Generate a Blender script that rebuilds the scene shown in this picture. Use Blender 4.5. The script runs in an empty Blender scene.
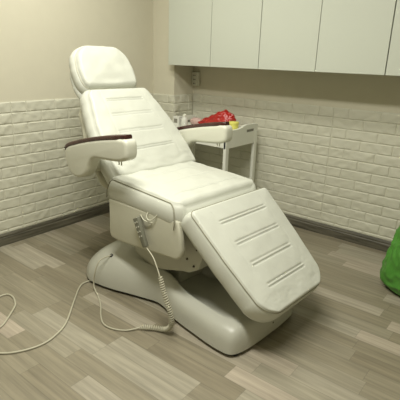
import bpy, bmesh, math, random
from mathutils import Vector, Matrix, noise
random.seed(7)
S = bpy.context.scene
COL = S.collection
R = math.radians

# ------------------------------------------------------------------ materials
def mat(name, rgb, rough=0.5, metal=0.0, bump=0.0, bscale=60.0, var=0.0, spec=0.5, sss=0.0):
    m = bpy.data.materials.new(name); m.use_nodes = True
    nt = m.node_tree; b = nt.nodes['Principled BSDF']
    b.inputs['Base Color'].default_value = (*rgb, 1)
    b.inputs['Roughness'].default_value = rough
    b.inputs['Metallic'].default_value = metal
    b.inputs['Specular IOR Level'].default_value = spec
    tc = nt.nodes.new('ShaderNodeTexCoord')
    nz = nt.nodes.new('ShaderNodeTexNoise')
    nz.inputs['Scale'].default_value = bscale; nz.inputs['Detail'].default_value = 4
    nt.links.new(tc.outputs['Object'], nz.inputs['Vector'])
    if bump:
        bp = nt.nodes.new('ShaderNodeBump'); bp.inputs['Strength'].default_value = bump
        bp.inputs['Distance'].default_value = 0.002
        nt.links.new(nz.outputs['Fac'], bp.inputs['Height'])
        nt.links.new(bp.outputs['Normal'], b.inputs['Normal'])
    if var:
        mx = nt.nodes.new('ShaderNodeMixRGB'); mx.blend_type = 'MIX'
        mx.inputs[1].default_value = (*[c*(1-var) for c in rgb], 1)
        mx.inputs[2].default_value = (*[min(1, c*(1+var)) for c in rgb], 1)
        n2 = nt.nodes.new('ShaderNodeTexNoise'); n2.inputs['Scale'].default_value = bscale*0.12
        nt.links.new(tc.outputs['Object'], n2.inputs['Vector'])
        nt.links.new(n2.outputs['Fac'], mx.inputs[0])
        nt.links.new(mx.outputs[0], b.inputs['Base Color'])
    return m

M = {}
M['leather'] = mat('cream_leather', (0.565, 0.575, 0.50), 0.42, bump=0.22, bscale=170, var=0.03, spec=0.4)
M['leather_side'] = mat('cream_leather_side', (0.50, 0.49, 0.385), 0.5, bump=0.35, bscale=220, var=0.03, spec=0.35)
M['piping'] = mat('piping_cord', (0.25, 0.24, 0.17), 0.6)
M['plastic'] = mat('grey_white_plastic', (0.47, 0.47, 0.40), 0.38, bump=0.05, bscale=30, var=0.04)
M['frame'] = mat('painted_frame', (0.48, 0.475, 0.39), 0.45, var=0.03)
M['dark'] = mat('dark_rubber', (0.03, 0.03, 0.026), 0.6)
M['bolt'] = mat('dark_bolt', (0.08, 0.07, 0.05), 0.4, metal=0.5)
M['cream_plastic'] = mat('cream_plastic', (0.60, 0.60, 0.50), 0.38, bump=0.06, bscale=40, var=0.02)
M['pivot'] = mat('armrest_pivot', (0.50, 0.49, 0.38), 0.45)
M['handset'] = mat('handset_grey', (0.15, 0.15, 0.11), 0.5, var=0.05)
M['cord'] = mat('cord_beige', (0.46, 0.44, 0.33), 0.5)
M['trolley'] = mat('trolley_white', (0.76, 0.77, 0.68), 0.4, var=0.02)
M['red'] = mat('red_plastic_film', (0.40, 0.016, 0.012), 0.28, bump=0.3, bscale=60, var=0.15, spec=0.6)
M['yellow'] = mat('yellow_plastic', (0.76, 0.72, 0.17), 0.45)
M['green'] = mat('green_plastic_film', (0.075, 0.25, 0.035), 0.4, bump=0.3, bscale=50, var=0.2, spec=0.5)
M['bottle'] = mat('white_bottle', (0.66, 0.66, 0.60), 0.35)
M['label'] = mat('grey_label', (0.22, 0.21, 0.17), 0.6)
M['pink'] = mat('pale_pink_plastic', (0.60, 0.42, 0.38), 0.4)
M['cabinet'] = mat('cabinet_door', (0.53, 0.555, 0.475), 0.38, var=0.015, bscale=20)
M['cab_dark'] = mat('cabinet_carcass', (0.40, 0.38, 0.28), 0.6)
M['wall'] = mat('beige_paint', (0.60, 0.57, 0.445), 0.85, bump=0.15, bscale=90, var=0.03)
M['ceiling'] = mat('ceiling_paint', (0.75, 0.74, 0.66), 0.9)
M['brick'] = mat('foam_brick', (0.58, 0.57, 0.46), 0.6, bump=0.35, bscale=110, var=0.04)
M['outlet'] = mat('outlet_plate', (0.60, 0.60, 0.50), 0.5)

def wood_mat(name, c1, c2, rough, scale, axis='x'):
    m = bpy.data.materials.new(name); m.use_nodes = True
    nt = m.node_tree; b = nt.nodes['Principled BSDF']
    tc = nt.nodes.new('ShaderNodeTexCoord'); mp = nt.nodes.new('ShaderNodeMapping')
    mp.inputs['Scale'].default_value = {'x': (1.2, 14, 14), 'y': (14, 1.2, 14)}[axis]
    nz = nt.nodes.new('ShaderNodeTexNoise'); nz.inputs['Scale'].default_value = scale; nz.inputs['Detail'].default_value = 6
    cr = nt.nodes.new('ShaderNodeValToRGB')
    cr.color_ramp.elements[0].position = 0.3; cr.color_ramp.elements[0].color = (*c1, 1)
    cr.color_ramp.elements[1].position = 0.7; cr.color_ramp.elements[1].color = (*c2, 1)
    nt.links.new(tc.outputs['Object'], mp.inputs['Vector']); nt.links.new(mp.outputs[0], nz.inputs['Vector'])
    nt.links.new(nz.outputs['Fac'], cr.inputs[0]); nt.links.new(cr.outputs[0], b.inputs['Base Color'])
    b.inputs['Roughness'].default_value = rough
    return m
M['armwood'] = wood_mat('dark_red_wood', (0.028, 0.009, 0.007), (0.060, 0.020, 0.014), 0.25, 6)
M['base_x'] = wood_mat('baseboard_grey_wood', (0.055, 0.050, 0.034), (0.15, 0.138, 0.10), 0.5, 4, 'x')
M['base_y'] = wood_mat('baseboard_grey_wood_side', (0.055, 0.050, 0.034), (0.15, 0.138, 0.10), 0.5, 4, 'y')

def floor_mat():
    m = bpy.data.materials.new('laminate_floor'); m.use_nodes = True
    nt = m.node_tree; N = nt.nodes; L = nt.links; b = N['Principled BSDF']
    geo = N.new('ShaderNodeNewGeometry'); sp = N.new('ShaderNodeSeparateXYZ'); L.new(geo.outputs['Position'], sp.inputs[0])
    def math_(op, a, bb=None, c=None):
        n = N.new('ShaderNodeMath'); n.operation = op
        for i, v in enumerate((a, bb, c)):
            if v is None: continue
            if isinstance(v, (int, float)): n.inputs[i].default_value = v
            else: L.new(v, n.inputs[i])
        return n.outputs[0]
    PW, PL = 0.098, 0.52
    yr = math_('DIVIDE', math_('ADD', sp.outputs['Y'], 5.005), PW)
    row = math_('FLOOR', yr)
    wn = N.new('ShaderNodeTexWhiteNoise'); wn.noise_dimensions = '1D'; L.new(row, wn.inputs['W'])
    xs = math_('DIVIDE', math_('ADD', math_('ADD', sp.outputs['X'], 10.0), math_('MULTIPLY', wn.outputs['Value'], 3.1)), PL)
    cell = math_('FLOOR', xs)
    cv = N.new('ShaderNodeCombineXYZ'); L.new(cell, cv.inputs[0]); L.new(row, cv.inputs[1])
    w2 = N.new('ShaderNodeTexWhiteNoise'); w2.noise_dimensions = '2D'; L.new(cv.outputs[0], w2.inputs['Vector'])
    cr = N.new('ShaderNodeValToRGB'); e = cr.color_ramp.elements
    e[0].position = 0.0; e[0].color = (0.219, 0.191, 0.132, 1)
    e[1].position = 1.0; e[1].color = (0.385, 0.333, 0.257, 1)
    k = e.new(0.45); k.color = (0.251, 0.224, 0.159, 1)
    k = e.new(0.7); k.color = (0.312, 0.286, 0.217, 1)
    L.new(w2.outputs['Value'], cr.inputs[0])
    # grain, shifted per plank
    cg = N.new('ShaderNodeCombineXYZ')
    L.new(math_('ADD', math_('MULTIPLY', sp.outputs['X'], 2.2), math_('MULTIPLY', w2.outputs['Value'], 37.0)), cg.inputs[0])
    L.new(math_('MULTIPLY', sp.outputs['Y'], 42.0), cg.inputs[1])
    nz = N.new('ShaderNodeTexNoise'); nz.inputs['Scale'].default_value = 1.0; nz.inputs['Detail'].default_value = 5
    nz.inputs['Roughness'].default_value = 0.6; L.new(cg.outputs[0], nz.inputs['Vector'])
    g = math_('ADD', math_('MULTIPLY', nz.outputs['Fac'], 1.15), 0.43)
    mul = N.new('ShaderNodeVectorMath'); mul.operation = 'SCALE'; L.new(cr.outputs[0], mul.inputs[0]); L.new(g, mul.inputs['Scale'])
    # joints
    fy = math_('FRACT', yr); fx = math_('FRACT', xs)
    ey = math_('MINIMUM', fy, math_('SUBTRACT', 1.0, fy)); ex = math_('MINIMUM', fx, math_('SUBTRACT', 1.0, fx))
    j = math_('MAXIMUM', math_('LESS_THAN', ey, 0.016), math_('LESS_THAN', ex, 0.0028))
    jf = math_('SUBTRACT', 1.0, math_('MULTIPLY', j, 0.20))
    m2 = N.new('ShaderNodeVectorMath'); m2.operation = 'SCALE'; L.new(mul.outputs[0], m2.inputs[0]); L.new(jf, m2.inputs['Scale'])
    L.new(m2.outputs[0], b.inputs['Base Color'])
    b.inputs['Roughness'].default_value = 0.42
    b.inputs['Specular IOR Level'].default_value = 0.35
    bp = N.new('ShaderNodeBump'); bp.inputs['Strength'].default_value = 0.12; bp.inputs['Distance'].default_value = 0.001
    L.new(nz.outputs['Fac'], bp.inputs['Height']); L.new(bp.outputs[0], b.inputs['Normal'])
    return m
M['floor'] = floor_mat()

# ------------------------------------------------------------------ helpers
def link(name, verts, faces, m, parent=None, smooth=True, loc=None):
    me = bpy.data.meshes.new(name); me.from_pydata([tuple(v) for v in verts], [], faces); me.update()
    bm = bmesh.new(); bm.from_mesh(me); bmesh.ops.recalc_face_normals(bm, faces=bm.faces); bm.to_mesh(me); bm.free()
    o = bpy.data.objects.new(name, me); COL.objects.link(o)
    if m: me.materials.append(m)
    if smooth: me.polygons.foreach_set('use_smooth', [True]*len(me.polygons))
    if parent: o.parent = parent
    if loc: o.location = loc
    return o
def link_bm(name, bm, m, parent=None, smooth=False):
    bmesh.ops.recalc_face_normals(bm, faces=bm.faces)
    me = bpy.data.meshes.new(name); bm.to_mesh(me); bm.free()
    o = bpy.data.objects.new(name, me); COL.objects.link(o)
    if m: me.materials.append(m)
    if smooth:
        me.polygons.foreach_set('use_smooth', [True]*len(me.polygons))
    if parent: o.parent = parent
    return o
def bx(bm, x0, x1, y0, y1, z0, z1, bev=0.0, seg=3):
    r = bmesh.ops.create_cube(bm, size=1.0)
    vs = r['verts']
    for v in vs:
        v.co = Vector(((x0+x1)/2+v.co.x*(x1-x0), (y0+y1)/2+v.co.y*(y1-y0), (z0+z1)/2+v.co.z*(z1-z0)))
    if bev:
        es = list({e for v in vs for e in v.link_edges})
        bmesh.ops.bevel(bm, geom=es, offset=bev, segments=seg, affect='EDGES', profile=0.5)
def box(name, x0, x1, y0, y1, z0, z1, m, parent=None, bev=0.0, seg=3):
    bm = bmesh.new(); bx(bm, x0, x1, y0, y1, z0, z1, bev, seg)
    return link_bm(name, bm, m, parent)
def shade(o, ang=35):
    me = o.data
    me.polygons.foreach_set('use_smooth', [True]*len(me.polygons))
    try: me.set_sharp_from_angle(angle=R(ang))
    except Exception: pass
    return o
def catmull(pts, n=8):
    P = [Vector(p) for p in pts]; out = []
    for i in range(len(P)-1):
        p0 = P[max(i-1, 0)]; p1 = P[i]; p2 = P[i+1]; p3 = P[min(i+2, len(P)-1)]
        for k in range(n):
            t = k/n
            out.append(0.5*((2*p1)+(-p0+p2)*t+(2*p0-5*p1+4*p2-p3)*t*t+(-p0+3*p1-3*p2+p3)*t**3))
    out.append(P[-1]); return out
def tube_geo(path, r, seg=8, closed=False):
    verts = []; faces = []; n = len(path)
    up = Vector((0, 0, 1)); prevn = None
    for i, p in enumerate(path):
        a = path[(i-1) % n] if (closed or i > 0) else path[i]
        b = path[(i+1) % n] if (closed or i < n-1) else path[i]
        t = (b-a)
        t = t.normalized() if t.length > 1e-9 else Vector((1, 0, 0))
        if prevn is None:
            q = up if abs(t.dot(up)) < 0.9 else Vector((1, 0, 0))
            nn = (q - t*q.dot(t)).normalized()
        else:
            nn = prevn - t*prevn.dot(t)
            nn = nn.normalized() if nn.length > 1e-6 else prevn
        prevn = nn; bb = t.cross(nn)
        rr = r[i] if isinstance(r, (list, tuple)) else r
        for k in range(seg):
            th = 2*math.pi*k/seg
            verts.append(p+nn*math.cos(th)*rr+bb*math.sin(th)*rr)
    m = n if closed else n-1
    for i in range(m):
        for k in range(seg):
            a = i*seg+k; b = i*seg+(k+1) % seg; c = ((i+1) % n)*seg+(k+1) % seg; d = ((i+1) % n)*seg+k
            faces.append((a, b, c, d))
    if not closed:
        faces.append(tuple(range(seg))[::-1]); faces.append(tuple((n-1)*seg+k for k in range(seg)))
    return verts, faces
def tube(name, path, r, m, parent=None, seg=8, closed=False):
    v, f = tube_geo([Vector(p) for p in path], r, seg, closed); return link(name, v, f, m, parent)
def empty(name, loc, rz=0.0, label=None, cat=None, group=None):
    o = bpy.data.objects.new(name, None); COL.objects.link(o); o.location = loc; o.rotation_euler = (0, 0, rz)
    o.empty_display_size = 0.1
    tag(o, label, cat, group); return o
def tag(o, label=None, cat=None, group=None, kind=None):
    if label: o['label'] = label
    if cat: o['category'] = cat
    if group: o['group'] = group
    if kind: o['kind'] = kind
    return o
def lathe(name, prof, m, parent=None, seg=24, loc=(0, 0, 0)):
    verts = []; faces = []
    for r_, z in prof:
        for k in range(seg):
            a = 2*math.pi*k/seg; verts.append((loc[0]+r_*math.cos(a), loc[1]+r_*math.sin(a), loc[2]+z))
    for i in range(len(prof)-1):
        for k in range(seg):
            faces.append((i*seg+k, i*seg+(k+1) % seg, (i+1)*seg+(k+1) % seg, (i+1)*seg+k))
    faces.append(tuple(range(seg))); faces.append(tuple((len(prof)-1)*seg+k for k in range(seg)))
    o = link(name, verts, faces, m, parent); return shade(o, 40)
def prism_uz(name, poly, y0, y1, m, parent=None, bev=0.0, seg=3):
    """polygon in the x,z plane extruded along y, edges rounded"""
    bm = bmesh.new()
    a = [bm.verts.new((p[0], y0, p[1])) for p in poly]; b = [bm.verts.new((p[0], y1, p[1])) for p in poly]
    bm.faces.new(a); bm.faces.new(b[::-1]); n = len(poly)
    for i in range(n): bm.faces.new((a[i], b[i], b[(i+1) % n], a[(i+1) % n]))
    bmesh.ops.recalc_face_normals(bm, faces=bm.faces)
    if bev:
        rim = [e for e in bm.edges if abs(e.verts[0].co.y-e.verts[1].co.y) < 1e-6]
        bmesh.ops.bevel(bm, geom=rim, offset=bev, segments=seg, affect='EDGES', profile=0.5)
    o = link_bm(name, bm, m, parent); return shade(o, 40)

# ------------------------------------------------------------------ room
XL, YB, XR, YF, ZC = -2.976, 3.305, 1.7, -1.6, 2.65
ZT = 1.040       # top of the foam brick dado
def st(o): o['kind'] = 'structure'; return o
st(box('floor', XL-.1, XR+.1, YF-.1, YB+.1, -.1, 0, M['floor']))
st(box('ceiling', XL-.1, XR+.1, YF-.1, YB+.1, ZC, ZC+.1, M['ceiling']))
st(box('wall_left', XL-.1, XL, YF-.1, YB+.1, 0, ZC, M['wall']))
st(box('wall_back', XL, XR+.1, YB, YB+.1, 0, ZC, M['wall']))
st(box('wall_right', XR, XR+.1, YF-.1, YB, 0, ZC, M['wall']))
st(box('wall_front', XL, XR, YF-.1, YF, 0, ZC, M['wall']))
XC, YC = -2.715, 3.03
st(box('wall_corner', XL, XC, YC, YB, 0, ZC, M['wall']))

RH, BW, PWD = 0.0770, 0.2357, 0.7070
def brick_panel(name, length, seams_at, mapf, seed, thick=0.004, flip=False):
    """self-adhesive foam brick sheet. mapf(a, z, h) -> world point; a runs along the wall"""
    rnd = random.Random(seed); verts = []; faces = []
    zb = 0.088
    # backing sheet
    b0 = len(verts)
    verts += [mapf(0, zb, .0005), mapf(length, zb, .0005), mapf(length, ZT, .0005), mapf(0, ZT, .0005)]
    verts += [mapf(0, zb, thick), mapf(length, zb, thick), mapf(length, ZT, thick), mapf(0, ZT, thick)]
    faces += [(4, 5, 6, 7), (0, 1, 5, 4), (1, 2, 6, 5), (2, 3, 7, 6), (3, 0, 4, 7)]
    row = 0; z1 = ZT
    while z1 > zb+0.006:
        z0 = max(z1-RH, zb)
        off = 0.0 if row % 2 else BW/2
        # joints
        js = {0.0, length}
        k = -40
        while True:
            a = seams_at+off+k*BW
            if a > length: break
            if a > 0.01 and a < length-0.01: js.add(a)
            k += 1
        k = -12
        while True:
            a = seams_at+k*PWD
            if a > length: break
            if a > 0.01 and a < length-0.01: js.add(a)
            k += 1
        js = sorted(js)
        for a0, a1 in zip(js[:-1], js[1:]):
            if a1-a0 < 0.012: continue
            g = 0.0013; x0, x1 = a0+g, a1-g; y0, y1 = z0+g, z1-g
            def cuts(a_, b_, step):
                L_ = b_-a_; n_ = max(2, int(L_/step)); e1 = .0022/L_; e2 = .006/L_
                return [0, e1, e2]+[e2+(1-2*e2)*q_/n_ for q_ in range(1, n_)]+[1-e2, 1-e1, 1]
            CX = cuts(x0, x1, .013); CY_ = cuts(y0, y1, .012); nx = len(CX)-1; ny = len(CY_)-1
            base = len(verts)
            dx = rnd.uniform(-100, 100)
            cre = [(rnd.choice((-1, 1))*rnd.uniform(.5, 1), rnd.uniform(0.05, 0.95), rnd.uniform(-1.6, 1.6)) for _ in range(3)]
            for j in range(ny+1):
                for i in range(nx+1):
                    fx, fy = CX[i], CY_[j]
                    cx, cy = fx, fy
                    px = x0+(x1-x0)*cx; pz = y0+(y1-y0)*cy
                    ed = min(px-x0, x1-px, pz-y0, y1-pz)
                    h = thick+0.0048*min(1, ed/0.006)**0.7
                    if ed > 0.004:
                        q = Vector((px*22+dx, pz*30, seed*3.1))
                        h += 0.0032*noise.noise(q)+0.0018*noise.noise(q*2.7)
                        # chisel crease
                        for diag, dpos, sl in cre:
                            w_ = (fx-dpos)*(x1-x0)/(y1-y0) - sl*(fy-.5)
                            h += 0.0030*diag*max(0, 1-abs(w_)*2.4)*min(1, ed/.012)
                    verts.append(mapf(px, pz, max(h, thick+(.0012 if ed > .001 else 0))))
            for j in range(ny):
                for i in range(nx):
                    a = base+j*(nx+1)+i
                    faces.append((a, a+1, a+nx+2, a+nx+1))
            # edge skirts to the backing sheet
            rim = [base+i for i in range(nx+1)] + [base+j*(nx+1)+nx for j in range(1, ny+1)] + \
                  [base+ny*(nx+1)+i for i in range(nx-1, -1, -1)] + [base+j*(nx+1) for j in range(ny-1, 0, -1)]
            vb = len(verts)
            for r_ in rim:
                # recover a,z by index
                idx = r_-base; j, i = divmod(idx, nx+1)
                verts.append(mapf(x0+(x1-x0)*CX[i], y0+(y1-y0)*CY_[j], thick*0.5))
            for q in range(len(rim)):
                q2 = (q+1) % len(rim); faces.append((rim[q], vb+q, vb+q2, rim[q2]))
        z1 = z0; row += 1
    o = link(name, verts, faces, M['brick'], None, smooth=False)
    shade(o, 28); st(o); return o
# left wall: a = y - YF
brick_panel('trim_1', YC-YF, 1.60-YF, lambda a, z, h: (XL+h, YF+a, z), 1)
brick_panel('trim_2', XR-XC, -1.305-XC, lambda a, z, h: (XC+a, YB-h, z), 2)
brick_panel('trim_3', XC-XL-0.004, 0.30, lambda a, z, h: (XL+a+.004, YC-h, z), 3)
brick_panel('trim_4', YB-YC-0.012, 0.19, lambda a, z, h: (XC+h, YC+a, z), 4)

def baseboard(name, p0, p1, nrm, m):
    p0 = Vector(p0); p1 = Vector(p1); nrm = Vector(nrm)
    prof = [(0, 0), (.016, 0), (.016, .058), (.013, .062), (.013, .070), (.015, .074), (.010, .086), (.006, .090), (0, .090)]
    verts = []; 
    for p in (p0, p1):
        for d, z in prof: verts.append(p+nrm*d+Vector((0, 0, z)))
    n = len(prof); faces = [(i, (i+1) % n, n+(i+1) % n, n+i) for i in range(n)]+[tuple(range(n)), tuple(range(n, 2*n))]
    return st(link(name, verts, faces, m, smooth=False))
baseboard('baseboard_left', (XL, YF, 0), (XL, YC, 0), (1, 0, 0), M['base_y'])
baseboard('baseboard_back', (XC, YB, 0), (XR, YB, 0), (0, -1, 0), M['base_x'])
baseboard('baseboard_corner', (XL, YC, 0), (XC, YC, 0), (0, -1, 0), M['base_x'])
baseboard('baseboard_corner_side', (XC, YC, 0), (XC, YB, 0), (1, 0, 0), M['base_y'])

# ------------------------------------------------------------------ wall cabinets
CY0, CZ0, CZ1 = 2.940, 1.305, 2.05
def cabinet(x0, x1, edges, label):
    r = empty('wall_cabinet', ((x0+x1)/2, YB, CZ0), 0, label, 'cabinet', 'white wall cabinets in a row')
    def P(x): return x-(x0+x1)/2
    bm = bmesh.new()
    y1 = -0.001; y0 = CY0+.019-YB; H = CZ1-CZ0
    bx(bm, P(x0)+.001, P(x0)+.018, y0, y1, 0, H); bx(bm, P(x1)-.018, P(x1)-.001, y0, y1, 0, H)
    bx(bm, P(x0)+.018, P(x1)-.018, y0, y1, 0, .018); bx(bm, P(x0)+.018, P(x1)-.018, y0, y1, H-.018, H)
    bx(bm, P(x0)+.018, P(x1)-.018, y1-.012, y1, .018, H-.018)
    link_bm('cabinet_body', bm, M['cabinet'], r)
    for a, b in zip(edges[:-1], edges[1:]):
        box('door', P(a)+.0018, P(b)-.0018, CY0-YB, CY0+.018-YB, -.002, H, M['cabinet'], r, .0012, 1)
    return r
cabinet(-2.707, -1.793, [-2.707, -2.247, -1.793], 'white wall cabinet with two plain doors above the corner outlet and trolley')
cabinet(-1.792, -0.867, [-1.792, -1.335, -0.867], 'white wall cabinet with two plain doors, middle of the row')
cabinet(-0.864, 0.06, [-0.864, -0.40, 0.06], 'white wall cabinet at the right end of the row, cut by the photo edge')

# outlet
ot = empty('wall_outlet', (-2.672, YB, 1.17), 0, 'grey triple wall socket under the cabinet near the room corner', 'socket')
box('socket_plate', -.041, .041, -.034, -.0005, -.052, .072, M['outlet'], ot, .006, 3)
for k in range(3):
    f = box('socket', -.026, .018, -.037, -.033, -.046+k*.036, -.016+k*.036, M['outlet'], ot, .001, 1)
    for s in (-.012, .004):
        box('slot', s-.004, s+.004, -.0378, -.0365, -.037+k*.036, -.026+k*.036, M['dark'], f)

# ------------------------------------------------------------------ treatment chair
CO = Vector((-1.4965, 1.85, 0)); CA = R(-4)
chair = empty('treatment_chair', CO, CA, 'reclined cream leather electric facial chair with headrest and armrests', 'treatment chair')

def interp(tab, x):
    if x <= tab[0][0]: return tab[0][1]
    if x >= tab[-1][0]: return tab[-1][1]
    for (a, fa), (b, fb) in zip(tab[:-1], tab[1:]):
        if a <= x <= b:
            t = (x-a)/(b-a); t = t*t*(3-2*t)*0.5+t*0.5
            return fa+(fb-fa)*t
def pad(name, P0, P1, L, wtab, T, r0, r1, e, dome, grooves, m, wr=None, ns=150, nv=110, seamv=None, parent=chair,
        pipe=True, pipe_m=None, soft=0.0025, seed=0, sdome=1.0, groove_d=0.005, bulge=.0, yofs=0.0, e2=None, side_pipe=False):
    """upholstered cushion: top surface follows P0->P1 in the chair's x,z plane; half width wtab(s)"""
    P0 = Vector((P0[0], 0, P0[1])); P1 = Vector((P1[0], 0, P1[1])); t = (P1-P0).normalized(); n = Vector((-t.z, 0, t.x))
    if n.z < 0: n = -n
    def W(s):
        w = interp(wtab, s)
        if s < r0: w -= r0-math.sqrt(max(0, r0*r0-(r0-s)**2))
        if s > L-r1: w -= r1-math.sqrt(max(0, r1*r1-(s-(L-r1))**2))
        return max(w, 0.002)
    def clus(k, N):   # ends clustered
        x = k/N; return x-0.12*math.sin(2*math.pi*x)/(2*math.pi)*6*0.9 if False else 0.5*(x)+0.5*(0.5-0.5*math.cos(math.pi*x))
    ss = [L*clus(i, ns) for i in range(ns+1)]; vv = [-1+2*clus(j, nv) for j in range(nv+1)]
    def height(s, v, w):
        d = min(w-abs(v), s, L-s); d = max(d, 0)
        h = 0.0
        ds = max(0, w-abs(v)); de = max(0, min(s, L-s)); E2 = e2 or e
        h1 = e-math.sqrt(max(0, e*e-(e-ds)**2)) if ds < e else 0
        h2 = E2-math.sqrt(max(0, E2*E2-(E2-de)**2)) if de < E2 else 0
        h -= max(h1, h2)
        dd = min(1, min((w-abs(v))/max(w, .01), min(s, L-s)/(L*.5)*sdome))
        h += dome*(1-(1-dd)**2)
        amt = min(1, d/e)
        for g in grooves:
            s0, hw, wd = g[0], g[1], g[2]
            if abs(v) < hw:
                f = min(1, (hw-abs(v))/0.012)
                for c in (s0-wd/2, s0+wd/2):
                    h -= groove_d*f*math.exp(-((s-c)/0.0036)**2)
                h += 0.003*f*math.exp(-((s-s0)/(wd*.33))**2)
        if seamv:
            sv = seamv(s)
            if sv: h -= 0.0022*math.exp(-((abs(v)-sv)/0.0028)**2)
        q = Vector((s*7+seed*9, v*7, seed))
        h += amt*soft*(noise.noise(q)*1.4+noise.noise(q*2.3)*.7)
        if wr: h += amt*wr(s, v)
        return h
    verts = []; faces = []
    for s in ss:
        w = W(s)
        for q in vv:
            v = q*w; h = height(s, v, w)
            verts.append(P0+t*s+Vector((0, v+yofs, 0))+n*h)
    C_ = nv+1
    for i in range(ns):
        for j in range(nv):
            a = i*C_+j; faces.append((a, a+1, a+C_+1, a+C_))
    rim = [j for j in range(nv+1)]+[i*C_+nv for i in range(1, ns+1)]+[ns*C_+j for j in range(nv-1, -1, -1)]+[i*C_ for i in range(ns-1, 0, -1)]
    prev = rim; cen = P0+t*(L/2)+Vector((0, yofs, 0))
    # side wall rings (slightly bulged), rounded under-edge
    rimco = [verts[k].copy() for k in rim]
    nr = len(rim); outd = []
    for k in range(nr):
        a = rimco[(k-3) % nr]; b = rimco[(k+3) % nr]; tg = (b-a); o_ = tg.cross(n)
        o_ = o_.normalized() if o_.length > 1e-9 else Vector((0, 0, 0))
        if o_.dot(rimco[k]-cen) < 0: o_ = -o_
        outd.append(o_)
    rings = [(0.06, .002+bulge*.35), (0.15, .003+bulge*.65), (0.3, .005+bulge*.9), (0.5, .006+bulge), (0.75, .004+bulge*.95), (0.9, bulge*.8), (0.97, bulge*.5-.006), (1.0, bulge*.3-.018)]
    for fr, ob in rings:
        vb = len(verts)
        for k in range(nr):
            base_h = -e
            verts.append(rimco[k]+outd[k]*ob-n*((T+(rimco[k]-P0).dot(n))*fr))
        for k in range(nr):
            k2 = (k+1) % nr; faces.append((prev[k], prev[k2], vb+k2, vb+k))
        prev = list(range(vb, vb+nr))
    # bottom cap as a grid fan
    vb = len(verts); verts.append(sum((verts[k] for k in prev), Vector())/nr)
    for k in range(nr): faces.append((prev[k], prev[(k+1) % nr], vb))
    o = link(name, verts, faces, m, parent)
    if side_pipe:
        i0 = int(ns*.06); i1 = next(i for i in range(ns+1) if ss[i] > L-.058)
        for sg, j in ((-1, 0), (1, nv)):
            pts = [verts[i*C_+j]+Vector((0, sg*.003, 0)) for i in range(i0, i1)]
            a = pts[0]; b = pts[-1]; O_ = Vector((0, sg*(bulge+.006), 0))
            pts = [a-n*(T*.80)+O_-t*.022, a-n*(T*.45)+O_-t*.020, a-n*.018+O_*.5-t*.012]+pts+[b-n*.004+O_*.25+t*.018, b-n*.014+O_*.5+t*.034, b-n*.032+O_*.8+t*.046, b-n*(T*.45)+O_+t*.054, b-n*(T*.65)+O_+t*.056, b-n*(T*.90)+O_+t*.054]
            tube('piping', pts, .0028, pipe_m or M['piping'], o, 6)
    elif pipe:
        path = [rimco[k]+outd[k]*.002 for k in range(0, nr, 2)]
        pv, pf = tube_geo(path, 0.0027, 6, True)
        link('piping', pv, pf, pipe_m or M['piping'], o)
    return o

# --- seat cushion
seat = pad('seat_cushion', (-.350, .722), (.205, .697), .555, [(0, .318), (.3, .320), (.575, .322)],   .135, .02, .050, .014, .016,
    [(.455, .27, .012), (.30, .20, .010), (.16, .20, .010)], M['leather'], seed=1, soft=.004, groove_d=.006, bulge=.018, e2=.032, side_pipe=True,
    wr=lambda s, v: .003*math.sin(v*40+s*10)*math.exp(-((s-.03)/.05)**2))
# --- backrest
def bseam(s): return .205-.10*max(0, s-.15) if .06 < s < .61 else None
back = pad('backrest_cushion', (-.301, .715), (-.713, 1.166), .628,
    [(0, .320), (.05, .324), (.13, .325), (.25, .316), (.35, .300), (.45, .277), (.55, .250), (.628, .226)], .118, .03, .045, .022, .012,
    [(.168, .195, .013), (.293, .178, .013), (.416, .165, .013), (.528, .15, .013)], M['leather'], seamv=bseam, seed=2, soft=.004, groove_d=.008, bulge=.022, yofs=.034, e2=.03, pipe=False,
    wr=lambda s, v: .004*noise.noise(Vector((s*30, v*12, 3)))*math.exp(-((s-.07)/.05)**2))
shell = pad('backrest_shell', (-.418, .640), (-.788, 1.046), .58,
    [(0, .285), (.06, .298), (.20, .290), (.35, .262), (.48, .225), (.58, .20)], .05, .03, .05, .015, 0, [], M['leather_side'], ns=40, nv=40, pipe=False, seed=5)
# --- headrest
hp0, hp1 = (-.735, 1.185), (-.858, 1.395)
head = pad('headrest_cushion', hp0, hp1, .288, [(0, .198), (.06, .212), (.12, .214), (.17, .206), (.21, .197), (.25, .184),  (.288, .160)], .098, .03, .10, .028, .012, [], M['leather'],
    ns=70, nv=70, seed=3, soft=.004, pipe_m=M['leather_side'], bulge=.016, yofs=.014, wr=lambda s, v: -.004*math.exp(-((s-.05)/.03)**2-((v-.02)/.12)**2))
hb = pad('headrest_back', (-.765, 1.112), (-.920, 1.378), .29, [(0, .185), (.08, .205), (.16, .202), (.24, .175), (.29, .145)], .06, .03, .12, .02, 0, [], M['leather'],
    ns=40, nv=40, pipe=False, seed=4, bulge=.018, yofs=.010)
for s in (-.07, .07):
    tube('headrest_rod', [(-.815, s, 1.12), (-.745, s, .98)], .009, M['bolt'], chair, 10)
# --- leg rest
def lw(s, v):
    a = math.exp(-((s-.555)/.045)**2)
    b = .0075*noise.noise(Vector((s*34, v*24, 8)))+.004*noise.noise(Vector((s*70, v*55, 2)))
    side = math.exp(-((s-.45)/.07)**2)*math.exp(-((v-.20)/.05)**2)
    return a*b*.20+side*.0014*noise.noise(Vector((s*60, v*30, 5)))
def lseam(s): return .205-.03*s if .04 < s < .40 else None
leg = pad('leg_rest', (.268, .672), (.655, .337), .618,
    [(0, .318), (.1, .313), (.28, .304), (.42, .291), (.52, .281), (.618, .262)], .122, .03, .10, .013, .010,
    [(.110, .195, .016), (.238, .185, .016), (.362, .177, .016), (.487, .167, .016)], M['leather'], wr=lw, seamv=lseam, seed=6, soft=.0025, groove_d=.008, bulge=.009, yofs=.01)
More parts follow.
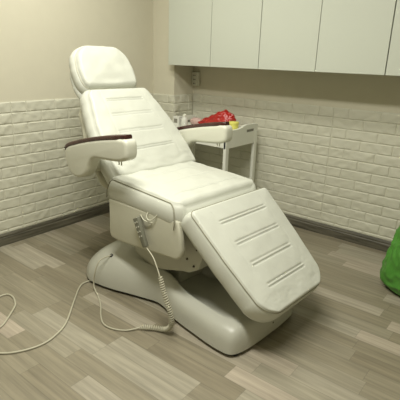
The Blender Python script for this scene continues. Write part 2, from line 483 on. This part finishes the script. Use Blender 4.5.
# --- side covers
sp_poly = [(-.352, .592), (.195, .610), (.212, .60), (.230, .52), (.238, .46), (.233, .425), (.215, .402), (.19, .395), (.10, .388), (-.15, .362), (-.30, .352), (-.34, .358), (-.356, .38)]
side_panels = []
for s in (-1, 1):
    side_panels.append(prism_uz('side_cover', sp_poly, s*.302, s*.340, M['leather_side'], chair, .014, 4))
# --- seat frame, bolts, lift mechanism
fr = prism_uz('seat_frame', [(-.30, .56), (.21, .60), (.285, .60), (.30, .50), (.235, .305), (.165, .262), (.12, .255), (-.04, .205), (-.28, .185), (-.30, .30)], -.205, .205, M['frame'], chair, .01, 2)
for (u, z) in ((.155, .345), (.205, .318), (.225, .42)):
    bm = bmesh.new(); bmesh.ops.create_cone(bm, cap_ends=True, segments=12, radius1=.007, radius2=.005, depth=.008,
        matrix=Matrix.Translation((u, -.208, z)) @ Matrix.Rotation(R(90), 4, 'X'))
    link_bm('bolt', bm, M['bolt'], fr)
box('lift_column', -.24, .02, -.12, .12, .10, .32, M['frame'], chair, .02, 3)
box('leg_rest_arm', .10, .44, -.12, .12, .36, .40, M['frame'], chair, .01, 2)
bpy.data.objects['leg_rest_arm'].rotation_euler = (0, R(12), 0)

# --- base shell
BV = -.045
BT = [  # u, half width, height, squareness, recess depth
 (-.715, .13, .06, 2.0, 0), (-.700, .22, .10, 2.1, 0), (-.665, .300, .14, 2.2, 0), (-.60, .355, .185, 2.3, 0), (-.52, .385, .232, 2.35, 0), (-.42, .375, .270, 2.4, 0),
 (-.32, .350, .280, 2.5, .0), (-.22, .315, .262, 2.7, .02), (-.12, .283, .235, 3.0, .06), (-.03, .258, .208, 3.4, .08), (.05, .268, .190, 4.2, .085),
 (.14, .300, .176, 4.6, .075), (.24, .317, .168, 4.8, .06), (.34, .328, .166, 5.0, .045), (.44, .338, .164, 5.0, .02), (.52, .338, .160, 5.0, 0), (.570, .325, .150, 4.4, 0),
 (.592, .285, .126, 3.6, 0), (.602, .23, .10, 2.8, 0), (.608, .14, .07, 2.4, 0)]
def bsec(u):
    if u <= BT[0][0]: return BT[0][1:]
    if u >= BT[-1][0]: return BT[-1][1:]
    for i in range(len(BT)-1):
        if BT[i][0] <= u <= BT[i+1][0]:
            t = (u-BT[i][0])/(BT[i+1][0]-BT[i][0])
            p0 = BT[max(i-1, 0)]; p1 = BT[i]; p2 = BT[i+1]; p3 = BT[min(i+2, len(BT)-1)]
            out = []
            for k in range(1, 5):
                d1 = (p2[k]-p0[k])/max(p2[0]-p0[0], 1e-6)*(p2[0]-p1[0]); d2 = (p3[k]-p1[k])/max(p3[0]-p1[0], 1e-6)*(p2[0]-p1[0])
                out.append((2*t**3-3*t**2+1)*p1[k]+(t**3-2*t**2+t)*d1+(-2*t**3+3*t**2)*p2[k]+(t**3-t**2)*d2)
            return out
ZB = .022
verts = []; faces = []; NU, NA = 110, 72
us = []
for i in range(NU+1):
    x = i/NU; us.append(-.715+1.323*(0.45*x+0.55*(0.5-0.5*math.cos(math.pi*x))))
for u in us:
    w, h, p, rc = bsec(u)
    for k in range(NA+1):
        th = math.pi*k/NA; c_, s_ = math.cos(th), math.sin(th)
        w_ = w+BV; v = w_*math.copysign(abs(c_)**(2/p), c_); z = (h-ZB)*abs(s_)**(2/p)
        if rc > 0.001:
            lim = w_-.070; f = min(1, max(0, (lim-abs(v))/.035)); f = f*f*(3-2*f); z -= max(0, rc)*f
        verts.append(Vector((u, BV+v*(1-.05*z/max(h, .01)), ZB+z)))
for i in range(NU):
    for k in range(NA):
        a = i*(NA+1)+k; faces.append((a, a+1, a+NA+2, a+NA+1))
for i in range(NU):
    faces.append((i*(NA+1), (i+1)*(NA+1), (i+1)*(NA+1)+NA, i*(NA+1)+NA))
faces.append(tuple(range(NA+1))); faces.append(tuple(NU*(NA+1)+k for k in range(NA+1)))
base = link('base_shell', verts, faces, M['plastic'], chair)
shade(base, 60)
# dark plinth the shell stands on
verts = []; pl = [(u, bsec(u)[0]-.022) for u in [(-.67+1.25*i/40) for i in range(41)]]
ring = [(u, -w) for u, w in pl]+[(u, w+2*BV) for u, w in pl[::-1]]
n_ = len(ring)
verts = [(u, v, 0.0) for u, v in ring]+[(u, v, ZB+.003) for u, v in ring]
faces = [tuple(range(n_)), tuple(range(n_, 2*n_))]+[(i, (i+1) % n_, n_+(i+1) % n_, n_+i) for i in range(n_)]
link('plinth', verts, faces, M['dark'], chair, smooth=False)
# socket for the controller cord on the near flank
def bsurf_v(u, z):
    w, h, p, rc = bsec(u); zz = min(.999, (z-ZB)/(h-ZB)); s_ = zz**(p/2); c_ = math.sqrt(1-s_*s_)
    return BV-(w+BV)*c_**(2/p)*(1-.05*(z-ZB)/h)
hu, hz = -.405, .200
hv = bsurf_v(hu, hz)
nrm = Vector((0, -1, .75)).normalized()
bm = bmesh.new(); bmesh.ops.create_cone(bm, cap_ends=True, segments=16, radius1=.012, radius2=.011, depth=.012,
    matrix=Matrix.Translation((hu, hv, hz)) @ nrm.to_track_quat('Z', 'Y').to_matrix().to_4x4())
link_bm('cord_socket', bm, M['dark'], base, True)
for (u, v) in ((.602, -.02), (.592, .13)):
    bm = bmesh.new(); bmesh.ops.create_uvsphere(bm, u_segments=10, v_segments=6, radius=.006, matrix=Matrix.Translation((u+.002, v, .075)))
    link_bm('screw', bm, M['bolt'], base, True)

# --- armrests
def smooth_poly(pts, n=6):
    P = [Vector((p[0], p[1], 0)) for p in pts]; out = []; N = len(P)
    for i in range(N):
        p0, p1, p2, p3 = P[i-1], P[i], P[(i+1) % N], P[(i+2) % N]
        for k in range(n):
            t = k/n; q = 0.5*((2*p1)+(-p0+p2)*t+(2*p0-5*p1+4*p2-p3)*t*t+(-p0+3*p1-3*p2+p3)*t**3); out.append((q.x, q.y))
    return out
arm_out = [(-.628, .832), (-.60, .868), (-.50, .902), (-.36, .938), (-.22, .966), (-.095, .984), (-.058, .972), (-.050, .93), (-.056, .890), (-.09, .870), (-.15, .858), (-.24, .850), (-.34, .840),
           (-.385, .800), (-.415, .750), (-.455, .716), (-.525, .700), (-.585, .725), (-.618, .775)]
topc = [(-.636, .838), (-.605, .877), (-.50, .912), (-.36, .948), (-.22, .976), (-.075, .998)]
arms = []
for s in (-1, 1):
    y_in, y_out = s*.362, s*.440
    dxa, dza = (0, 0) if s < 0 else (-.028, -.008)
    a = prism_uz('armrest', smooth_poly([(p[0]+dxa, p[1]+dza) for p in arm_out], 5), min(y_in, y_out), max(y_in, y_out), M['cream_plastic'], chair, .020, 5)
    shade(a, 50); arms.append(a)
    tc_ = catmull([(p[0]+dxa, 0, p[1]+dza) for p in topc], 6)
    # dark wood cap following the upper curve
    vs = []; fs = []
    yc = (y_in+y_out)/2; hw = .036; nn_ = len(tc_)
    for i, p in enumerate(tc_):
        a_ = tc_[max(0, i-1)]; b_ = tc_[min(nn_-1, i+1)]; t_ = (b_-a_).normalized(); nn = Vector((-t_.z, 0, t_.x))
        w_ = hw*(1 if 2 < i < nn_-3 else (.80 if i in (1, 2, nn_-3, nn_-2) else .55))
        for dy, dz in ((-w_, -.014), (-w_, .001), (-w_+.005, .006), (w_-.005, .006), (w_, .001), (w_, -.014)):
            vs.append(p+Vector((0, yc+dy, 0))+nn*dz)
    for i in range(nn_-1):
        for k in range(6):
            fs.append((i*6+k, i*6+(k+1) % 6, (i+1)*6+(k+1) % 6, (i+1)*6+k))
    fs += [tuple(range(6)), tuple((nn_-1)*6+k for k in range(6))]
    o = link('armrest_cap', vs, fs, M['armwood'], a); shade(o, 50); o['label'] = 'dark red-brown wooden cap'
    # pivot linking the armrest to the backrest
    prism_uz('armrest_pivot', smooth_poly([(-.54, .725), (-.48, .722), (-.45, .75), (-.46, .82), (-.50, .85), (-.56, .84), (-.59, .78)], 4),
             min(s*.285, s*.364), max(s*.285, s*.364), M['pivot'], chair, .012, 3)
    for du in (-.155, -.135):
        tube('pin', [(du+dxa, s*.405, .868+dza), (du+dxa, s*.405, .838+dza)], .0035, M['pivot'], a, 8)

# ------------------------------------------------------------------ hand controller and cords (chair space -> world)
CM = Matrix.Translation(CO) @ Matrix.Rotation(CA, 4, 'Z')
def cw(u, v, z): return CM @ Vector((u, v, z))
hc = empty('hand_controller', cw(-.03, -.36, .49), CA, 'grey hand controller with coiled cord, hung on side of seat', 'remote control')
def hl(p): return CM @ Vector(p) - hc.location
hc_inv = Matrix.Rotation(-CA, 4, 'Z')
def H(p): return hc_inv @ (CM @ Vector(p) - Vector(hc.location))
A0, A1 = Vector((-.070, -.355, .562)), Vector((.008, -.358, .418))
dr = (A1-A0).normalized(); sd = Vector((dr.z, 0, -dr.x)) 
if sd.x < 0: sd = -sd
bm = bmesh.new(); r_ = bmesh.ops.create_cube(bm, size=1.0)
for v in r_['verts']:
    a = v.co.copy(); wd = .044 if a.z > 0 else .030
    v.co = H((A0+A1)/2 + (-dr)*a.z*(A1-A0).length + sd*a.x*wd + Vector((0, -.012, 0)) + Vector((0, a.y*.024, 0)))
bmesh.ops.bevel(bm, geom=list(bm.edges), offset=.005, segments=3, affect='EDGES', profile=.5)
hbody = shade(link_bm('controller_body', bm, M['handset'], hc), 40)
for k in range(4):
    for q in (-1, 1):
        c = A0+dr*(.025+.026*k)+sd*q*.009+Vector((0, -.0245, 0))
        bm = bmesh.new(); bmesh.ops.create_cone(bm, cap_ends=True, segments=10, radius1=.005, radius2=.004, depth=.003,
            matrix=Matrix.Translation(H(c)) @ Matrix.Rotation(R(90), 4, 'X'))
        link_bm('button', bm, M['frame'], hbody)
# cord: straight lead from the controller, coil, then plain lead to the socket
lead = catmull([(.008, -.370, .418), (.045, -.377, .405), (.085, -.385, .385), (.125, -.395, .345), (.150, -.402, .315)], 6)
tube('lead', [H(p) for p in lead], .0032, M['cord'], hc, 8)
cc = catmull([(.150, -.402, .315), (.166, -.405, .290), (.187, -.410, .250), (.218, -.416, .205), (.240, -.415, .160), (.250, -.412, .115), (.244, -.408, .070), (.218, -.408, .035), (.180, -.414, .017), (.135, -.440, .016), (.085, -.482, .016)], 30)
# arc-length resample then wind a helix round it
d = [0]
for a, b in zip(cc[:-1], cc[1:]): d.append(d[-1]+(b-a).length)
Lc = d[-1]; turns = int(Lc/.0115); npt = turns*10; path = []; j = 0; prevn = None
for i in range(npt+1):
    q = Lc*i/npt
    while j < len(d)-2 and d[j+1] < q: j += 1
    f = (q-d[j])/max(1e-9, d[j+1]-d[j]); p = cc[j].lerp(cc[j+1], f); t_ = (cc[j+1]-cc[j]).normalized()
    if prevn is None: nn = t_.cross(Vector((0, 1, 0))).normalized()
    else: nn = (prevn-t_*prevn.dot(t_)).normalized()
    prevn = nn; bb = t_.cross(nn); th = 2*math.pi*i/10; rr = .0115*min(1, i/10, (npt-i)/10)
    path.append(H(p+nn*math.cos(th)*rr+bb*math.sin(th)*rr))
tube('coiled_cord', path, .0036, M['cord'], hc, 5)
ld2 = catmull([(.085, -.482, .014), (.046, -.54, .006), (-.016, -.582, .006), (-.086, -.590, .006), (-.16, -.555, .006), (-.24, -.500, .006), (-.33, -.452, .006), (-.39, -.43, .012), (-.420, -.422, .035),
    (-.425, -.415, .075), (-.415, -.412, .125), (-.410, -.400, .165), (-.407, -.375, .198), (hu, hv-.006, hz+.004), (hu, hv+.004, hz)], 8)
tube('lead', [H(p) for p in ld2], .0042, M['cord'], hc, 8)
# wire hook on the side cover
tube('controller_hook', catmull([(-.006, -.338, .605), (-.004, -.352, .585), (.012, -.358, .570), (.035, -.356, .572), (.055, -.350, .590), (.068, -.338, .612)], 6), .003, M['leather_side'], chair, 8)
tube('controller_hook', catmull([(.025, -.338, .55), (.012, -.352, .552), (-.02, -.357, .558), (-.045, -.350, .565), (-.07, -.340, .57)], 6), .003, M['leather_side'], chair, 8)

pc = [(-2.040, 1.535), (-2.060, 1.495), (-2.045, 1.43), (-1.935, 1.307), (-1.783, 1.145), (-1.728, 1.041), (-1.715, .955), (-1.742, .868), (-1.795, .798), (-1.87, .765), (-1.952, .792),
      (-1.99, .847), (-2.01, .911), (-2.056, .969), (-2.123, 1.041), (-2.158, 1.067), (-2.227, 1.093), (-2.28, 1.091), (-2.295, 1.063), (-2.293, .99), (-2.35, .86), (-2.6, .7), (-2.9, .55)]
pco = tube('power_cord', catmull([(x, y, .0058) for x, y in pc], 8), .0050, M['cord'], None, 8)
tag(pco, 'beige power cord snaking across the floor from the chair base', 'cord')

# ------------------------------------------------------------------ trolley
TX0, TX1, TY0, TY1 = -2.62, -1.913, 2.745, 3.205
tr = empty('trolley', ((TX0+TX1)/2, (TY0+TY1)/2, 0), 0, 'white plastic trolley behind the chair against the back wall', 'trolley')
tx = (TX1-TX0)/2; ty = (TY1-TY0)/2
for sx in (-1, 1):
    for sy in (-1, 1):
        x = sx*(tx-.014); y = sy*(ty-.022)
        o = box('leg', x-.014, x+.014, y-.022, y+.022, .07, .80, M['trolley'], tr, .006, 2)
        w = box('caster', x-.010, x+.010, y-.028, y+.028, .0, .056, M['dark'], tr, .0095, 3)
        box('caster_fork', x-.013, x+.013, y-.014, y+.014, .040, .075, M['frame'], w, .003, 2)
for sx in (-1, 1):
    xa, xb = sorted((sx*(tx-.026), sx*(tx-.002)))
    # end panel with a wavy handle top and a slot
    prof = []
    N = 40
    for i in range(N+1):
        y = -ty+2*ty*i/N; q = i/N
        z = .842+.020*(1-math.cos(2*math.pi*(q)))*0.5
        z = .838+.024*(0.5-0.5*math.cos(math.pi*min(1, max(0, (q-.35)/.30)))) if q < .8 else .860
        if q > .97: z -= .006
        prof.append((y, z))
    bm = bmesh.new()
    def prism_x(poly):
        a = [bm.verts.new((xa, p[0], p[1])) for p in poly]; b = [bm.verts.new((xb, p[0], p[1])) for p in poly]
        bm.faces.new(a); bm.faces.new(b[::-1]); n = len(poly)
        for i in range(n): bm.faces.new((a[i], b[i], b[(i+1) % n], a[(i+1) % n]))
    prism_x([(-ty+.0, .700), (ty, .700), (ty, .800), (-ty, .800)])           # lower apron
    up = [p for p in prof if True]
    prism_x([(-ty, .822)]+up+[(ty, .822)])                                    # handle rail above the slot
    prism_x([(-ty, .800), (.06, .800), (.06, .822), (-ty, .822)]); prism_x([(ty-.06, .800), (ty, .800), (ty, .822), (ty-.06, .822)])
    o = link_bm('end_panel', bm, M['trolley'], tr)
    box('handle_slot', sorted((xa, xb))[0]+.004, sorted((xa, xb))[1]-.004, .06, ty-.06, .800, .822, M['label'], o)
box('tray', -tx+.026, tx-.026, -ty+.03, ty-.03, .775, .787, M['trolley'], tr)
box('front_rail', -tx+.020, tx-.020, -ty+.012, -ty+.03, .700, .80, M['trolley'], tr, .004, 2)
box('back_rail', -tx+.020, tx-.020, ty-.03, ty-.012, .700, .80, M['trolley'], tr, .004, 2)
box('lower_shelf', -tx+.028, tx-.028, -ty+.02, ty-.02, .20, .225, M['trolley'], tr, .004, 2)
TZ = .787
def on_tray(name, x, y, label, cat): return empty(name, (x, y, TZ), 0, label, cat)
b1 = on_tray('bottle', -2.50, 2.93, 'small white bottle with pale cap on trolley, left of the red bag', 'bottle')
lathe('bottle_body', [(.026, 0), (.029, .004), (.029, .065), (.024, .078), (.012, .084), (.011, .090)], M['bottle'], b1)
lathe('cap', [(.013, .090), (.013, .108), (.011, .110)], M['trolley'], b1)
b2 = on_tray('carton', -2.575, 2.93, 'small white carton with dark grey label at left of trolley', 'box')
box('carton_body', -.032, .032, -.03, .03, 0, .085, M['bottle'], b2, .003, 2)
box('carton_label', -.022, .018, -.0315, -.0295, .030, .066, M['label'], b2)
b3 = on_tray('plastic_pouch', -2.50, 3.10, 'pale pink plastic pouch leaning behind the red bag on trolley', 'pouch')
def blob(name, rx, ry, rz, m, parent, seed, amp=.25, fx=3.0, cz=None, flat=True, sub=5, leanx=0.0):
    bm = bmesh.new(); bmesh.ops.create_icosphere(bm, subdivisions=sub, radius=1.0)
    for v in bm.verts:
        c = v.co.copy()
        n1 = 1-abs(noise.noise(c*fx*.6+Vector((seed, 0, 0))))*2     # ridged folds
        n2 = noise.noise(c*fx*1.7+Vector((0, seed, 0))); n3 = 1-abs(noise.noise(c*fx*1.4+Vector((0, 0, seed))))*2
        k = 1+amp*(n1*.45+n2*.3+n3*.35)
        p = Vector((c.x*rx*k, c.y*ry*k, (c.z*k)*rz))
        z = p.z+(rz*.86 if cz is None else cz)
        p.x += leanx*z
        if z < .002: z = .002
        v.co = Vector((p.x, p.y, z))
    return shade(link_bm(name, bm, m, parent, True), 60)
pp = blob('pouch_body', .065, .03, .034, M['pink'], b3, 5, .22, 2.5, sub=4)
rb = blob('red_bag', .165, .070, .074, M['red'], None, 11, .30, 2.6)
# raise its right end into a crumpled knob
for v in rb.data.vertices:
    f = 1/(1+math.exp(-(v.co.x-.03)*45)); f2 = max(0, min(1, (v.co.x+.17)/.24))
    v.co.z *= (.50+.50*f2)*(1+.20*f)
    v.co.z += .004*math.sin(v.co.x*90+v.co.y*40)*(v.co.z > .02)
rb.location = (-2.245, 3.06, TZ)
tag(rb, 'crumpled red plastic bag lying on top of the white trolley', 'plastic bag')
yt = empty('yellow_tub', (-1.981, 2.935, TZ), 0, 'small yellow plastic tub on trolley, right of the red bag', 'tub')
lathe('tub_body', [(.036, 0), (.041, .086), (.039, .088), (.036, .084)], M['yellow'], yt, 28)
lathe('tub_lid', [(.043, .084), (.043, .099), (.039, .102)], M['yellow'], yt, 28)

# ------------------------------------------------------------------ green bag on the floor
gb = bmesh.new(); bmesh.ops.create_icosphere(gb, subdivisions=6, radius=1.0)
for v in gb.verts:
    c = v.co.copy(); a = math.atan2(c.y, c.x); hgt = (c.z+1)/2
    r0 = interp([(0, .215), (.1, .222), (.3, .200), (.5, .180), (.7, .145), (.85, .07), (1, .04)], hgt)
    rr = math.sqrt(max(0, 1-c.z*c.z)); rr = rr**(.28 if c.z < 0 else .45)
    fold = 1+.07*math.sin(a*7+hgt*3+2*noise.noise(c*2))*hgt+.09*(1-abs(noise.noise(c*1.7+Vector((3, 1, 0))))*2-.5)+.065*(1-abs(noise.noise(c*3.6))*2-.5)
    v.co = Vector((math.cos(a)*r0*rr*fold, math.sin(a)*r0*rr*fold, max(.0, 0.62*hgt+.02*noise.noise(c*3)*hgt)))
    v.co.x += .02*hgt
g = shade(link_bm('garbage_bag', gb, M['green'], None, True), 60); g.location = (-.450, 2.80, .001)
tag(g, 'full green plastic bag standing on the floor by the back wall', 'bag')

# ------------------------------------------------------------------ lights
def area(name, loc, sx, sy, power, col, rot=(0, 0, 0)):
    l = bpy.data.lights.new(name, 'AREA'); l.shape = 'RECTANGLE'; l.size = sx; l.size_y = sy; l.energy = power; l.color = col
    o = bpy.data.objects.new(name, l); COL.objects.link(o); o.location = loc; o.rotation_euler = rot
    return o
LC = (1.0, .985, .90)
def ceiling_lamp(x, y, w, d, power, label):
    r = empty('ceiling_light', (x, y, ZC), 0, label, 'ceiling light', 'ceiling panel lights')
    bm = bmesh.new()
    for (a0, a1, b0, b1) in ((-w/2-.02, w/2+.02, -d/2-.02, -d/2), (-w/2-.02, w/2+.02, d/2, d/2+.02), (-w/2-.02, -w/2, -d/2, d/2), (w/2, w/2+.02, -d/2, d/2)):
        bx(bm, a0, a1, b0, b1, -.03, -.001)
    link_bm('light_frame', bm, M['trolley'], r)
    area('ceiling_lamp_area', (x, y, ZC-.028), w, d, power, LC)
ceiling_lamp(-.95, .75, 1.2, .3, 62, 'long ceiling panel light in front of the treatment chair')
ceiling_lamp(-1.95, 1.75, 1.2, .3, 28, 'long ceiling panel light over the headrest of the chair')

w = bpy.data.worlds.new('world'); S.world = w; w.use_nodes = True
w.node_tree.nodes['Background'].inputs[0].default_value = (.9, .9, .8, 1); w.node_tree.nodes['Background'].inputs[1].default_value = .2

# ------------------------------------------------------------------ camera
cam = bpy.data.cameras.new('camera'); co = bpy.data.objects.new('camera', cam); COL.objects.link(co); S.camera = co
cam.sensor_width = 36; cam.lens = 435/400*36; cam.clip_start = .05
rx = Vector((0.781, 0.624, 0.030)); fw = Vector((-0.586, 0.747, -0.313)).normalized()
rx = (rx-fw*rx.dot(fw)).normalized(); upv = rx.cross(fw)
co.matrix_world = Matrix.Translation((0, 0, 1.38)) @ Matrix((rx, upv, -fw)).transposed().to_4x4()

S.view_settings.view_transform = 'Standard'; S.view_settings.look = 'None'
S.view_settings.gamma = 1; S.view_settings.use_curve_mapping = False
S.view_settings.exposure = 0.0
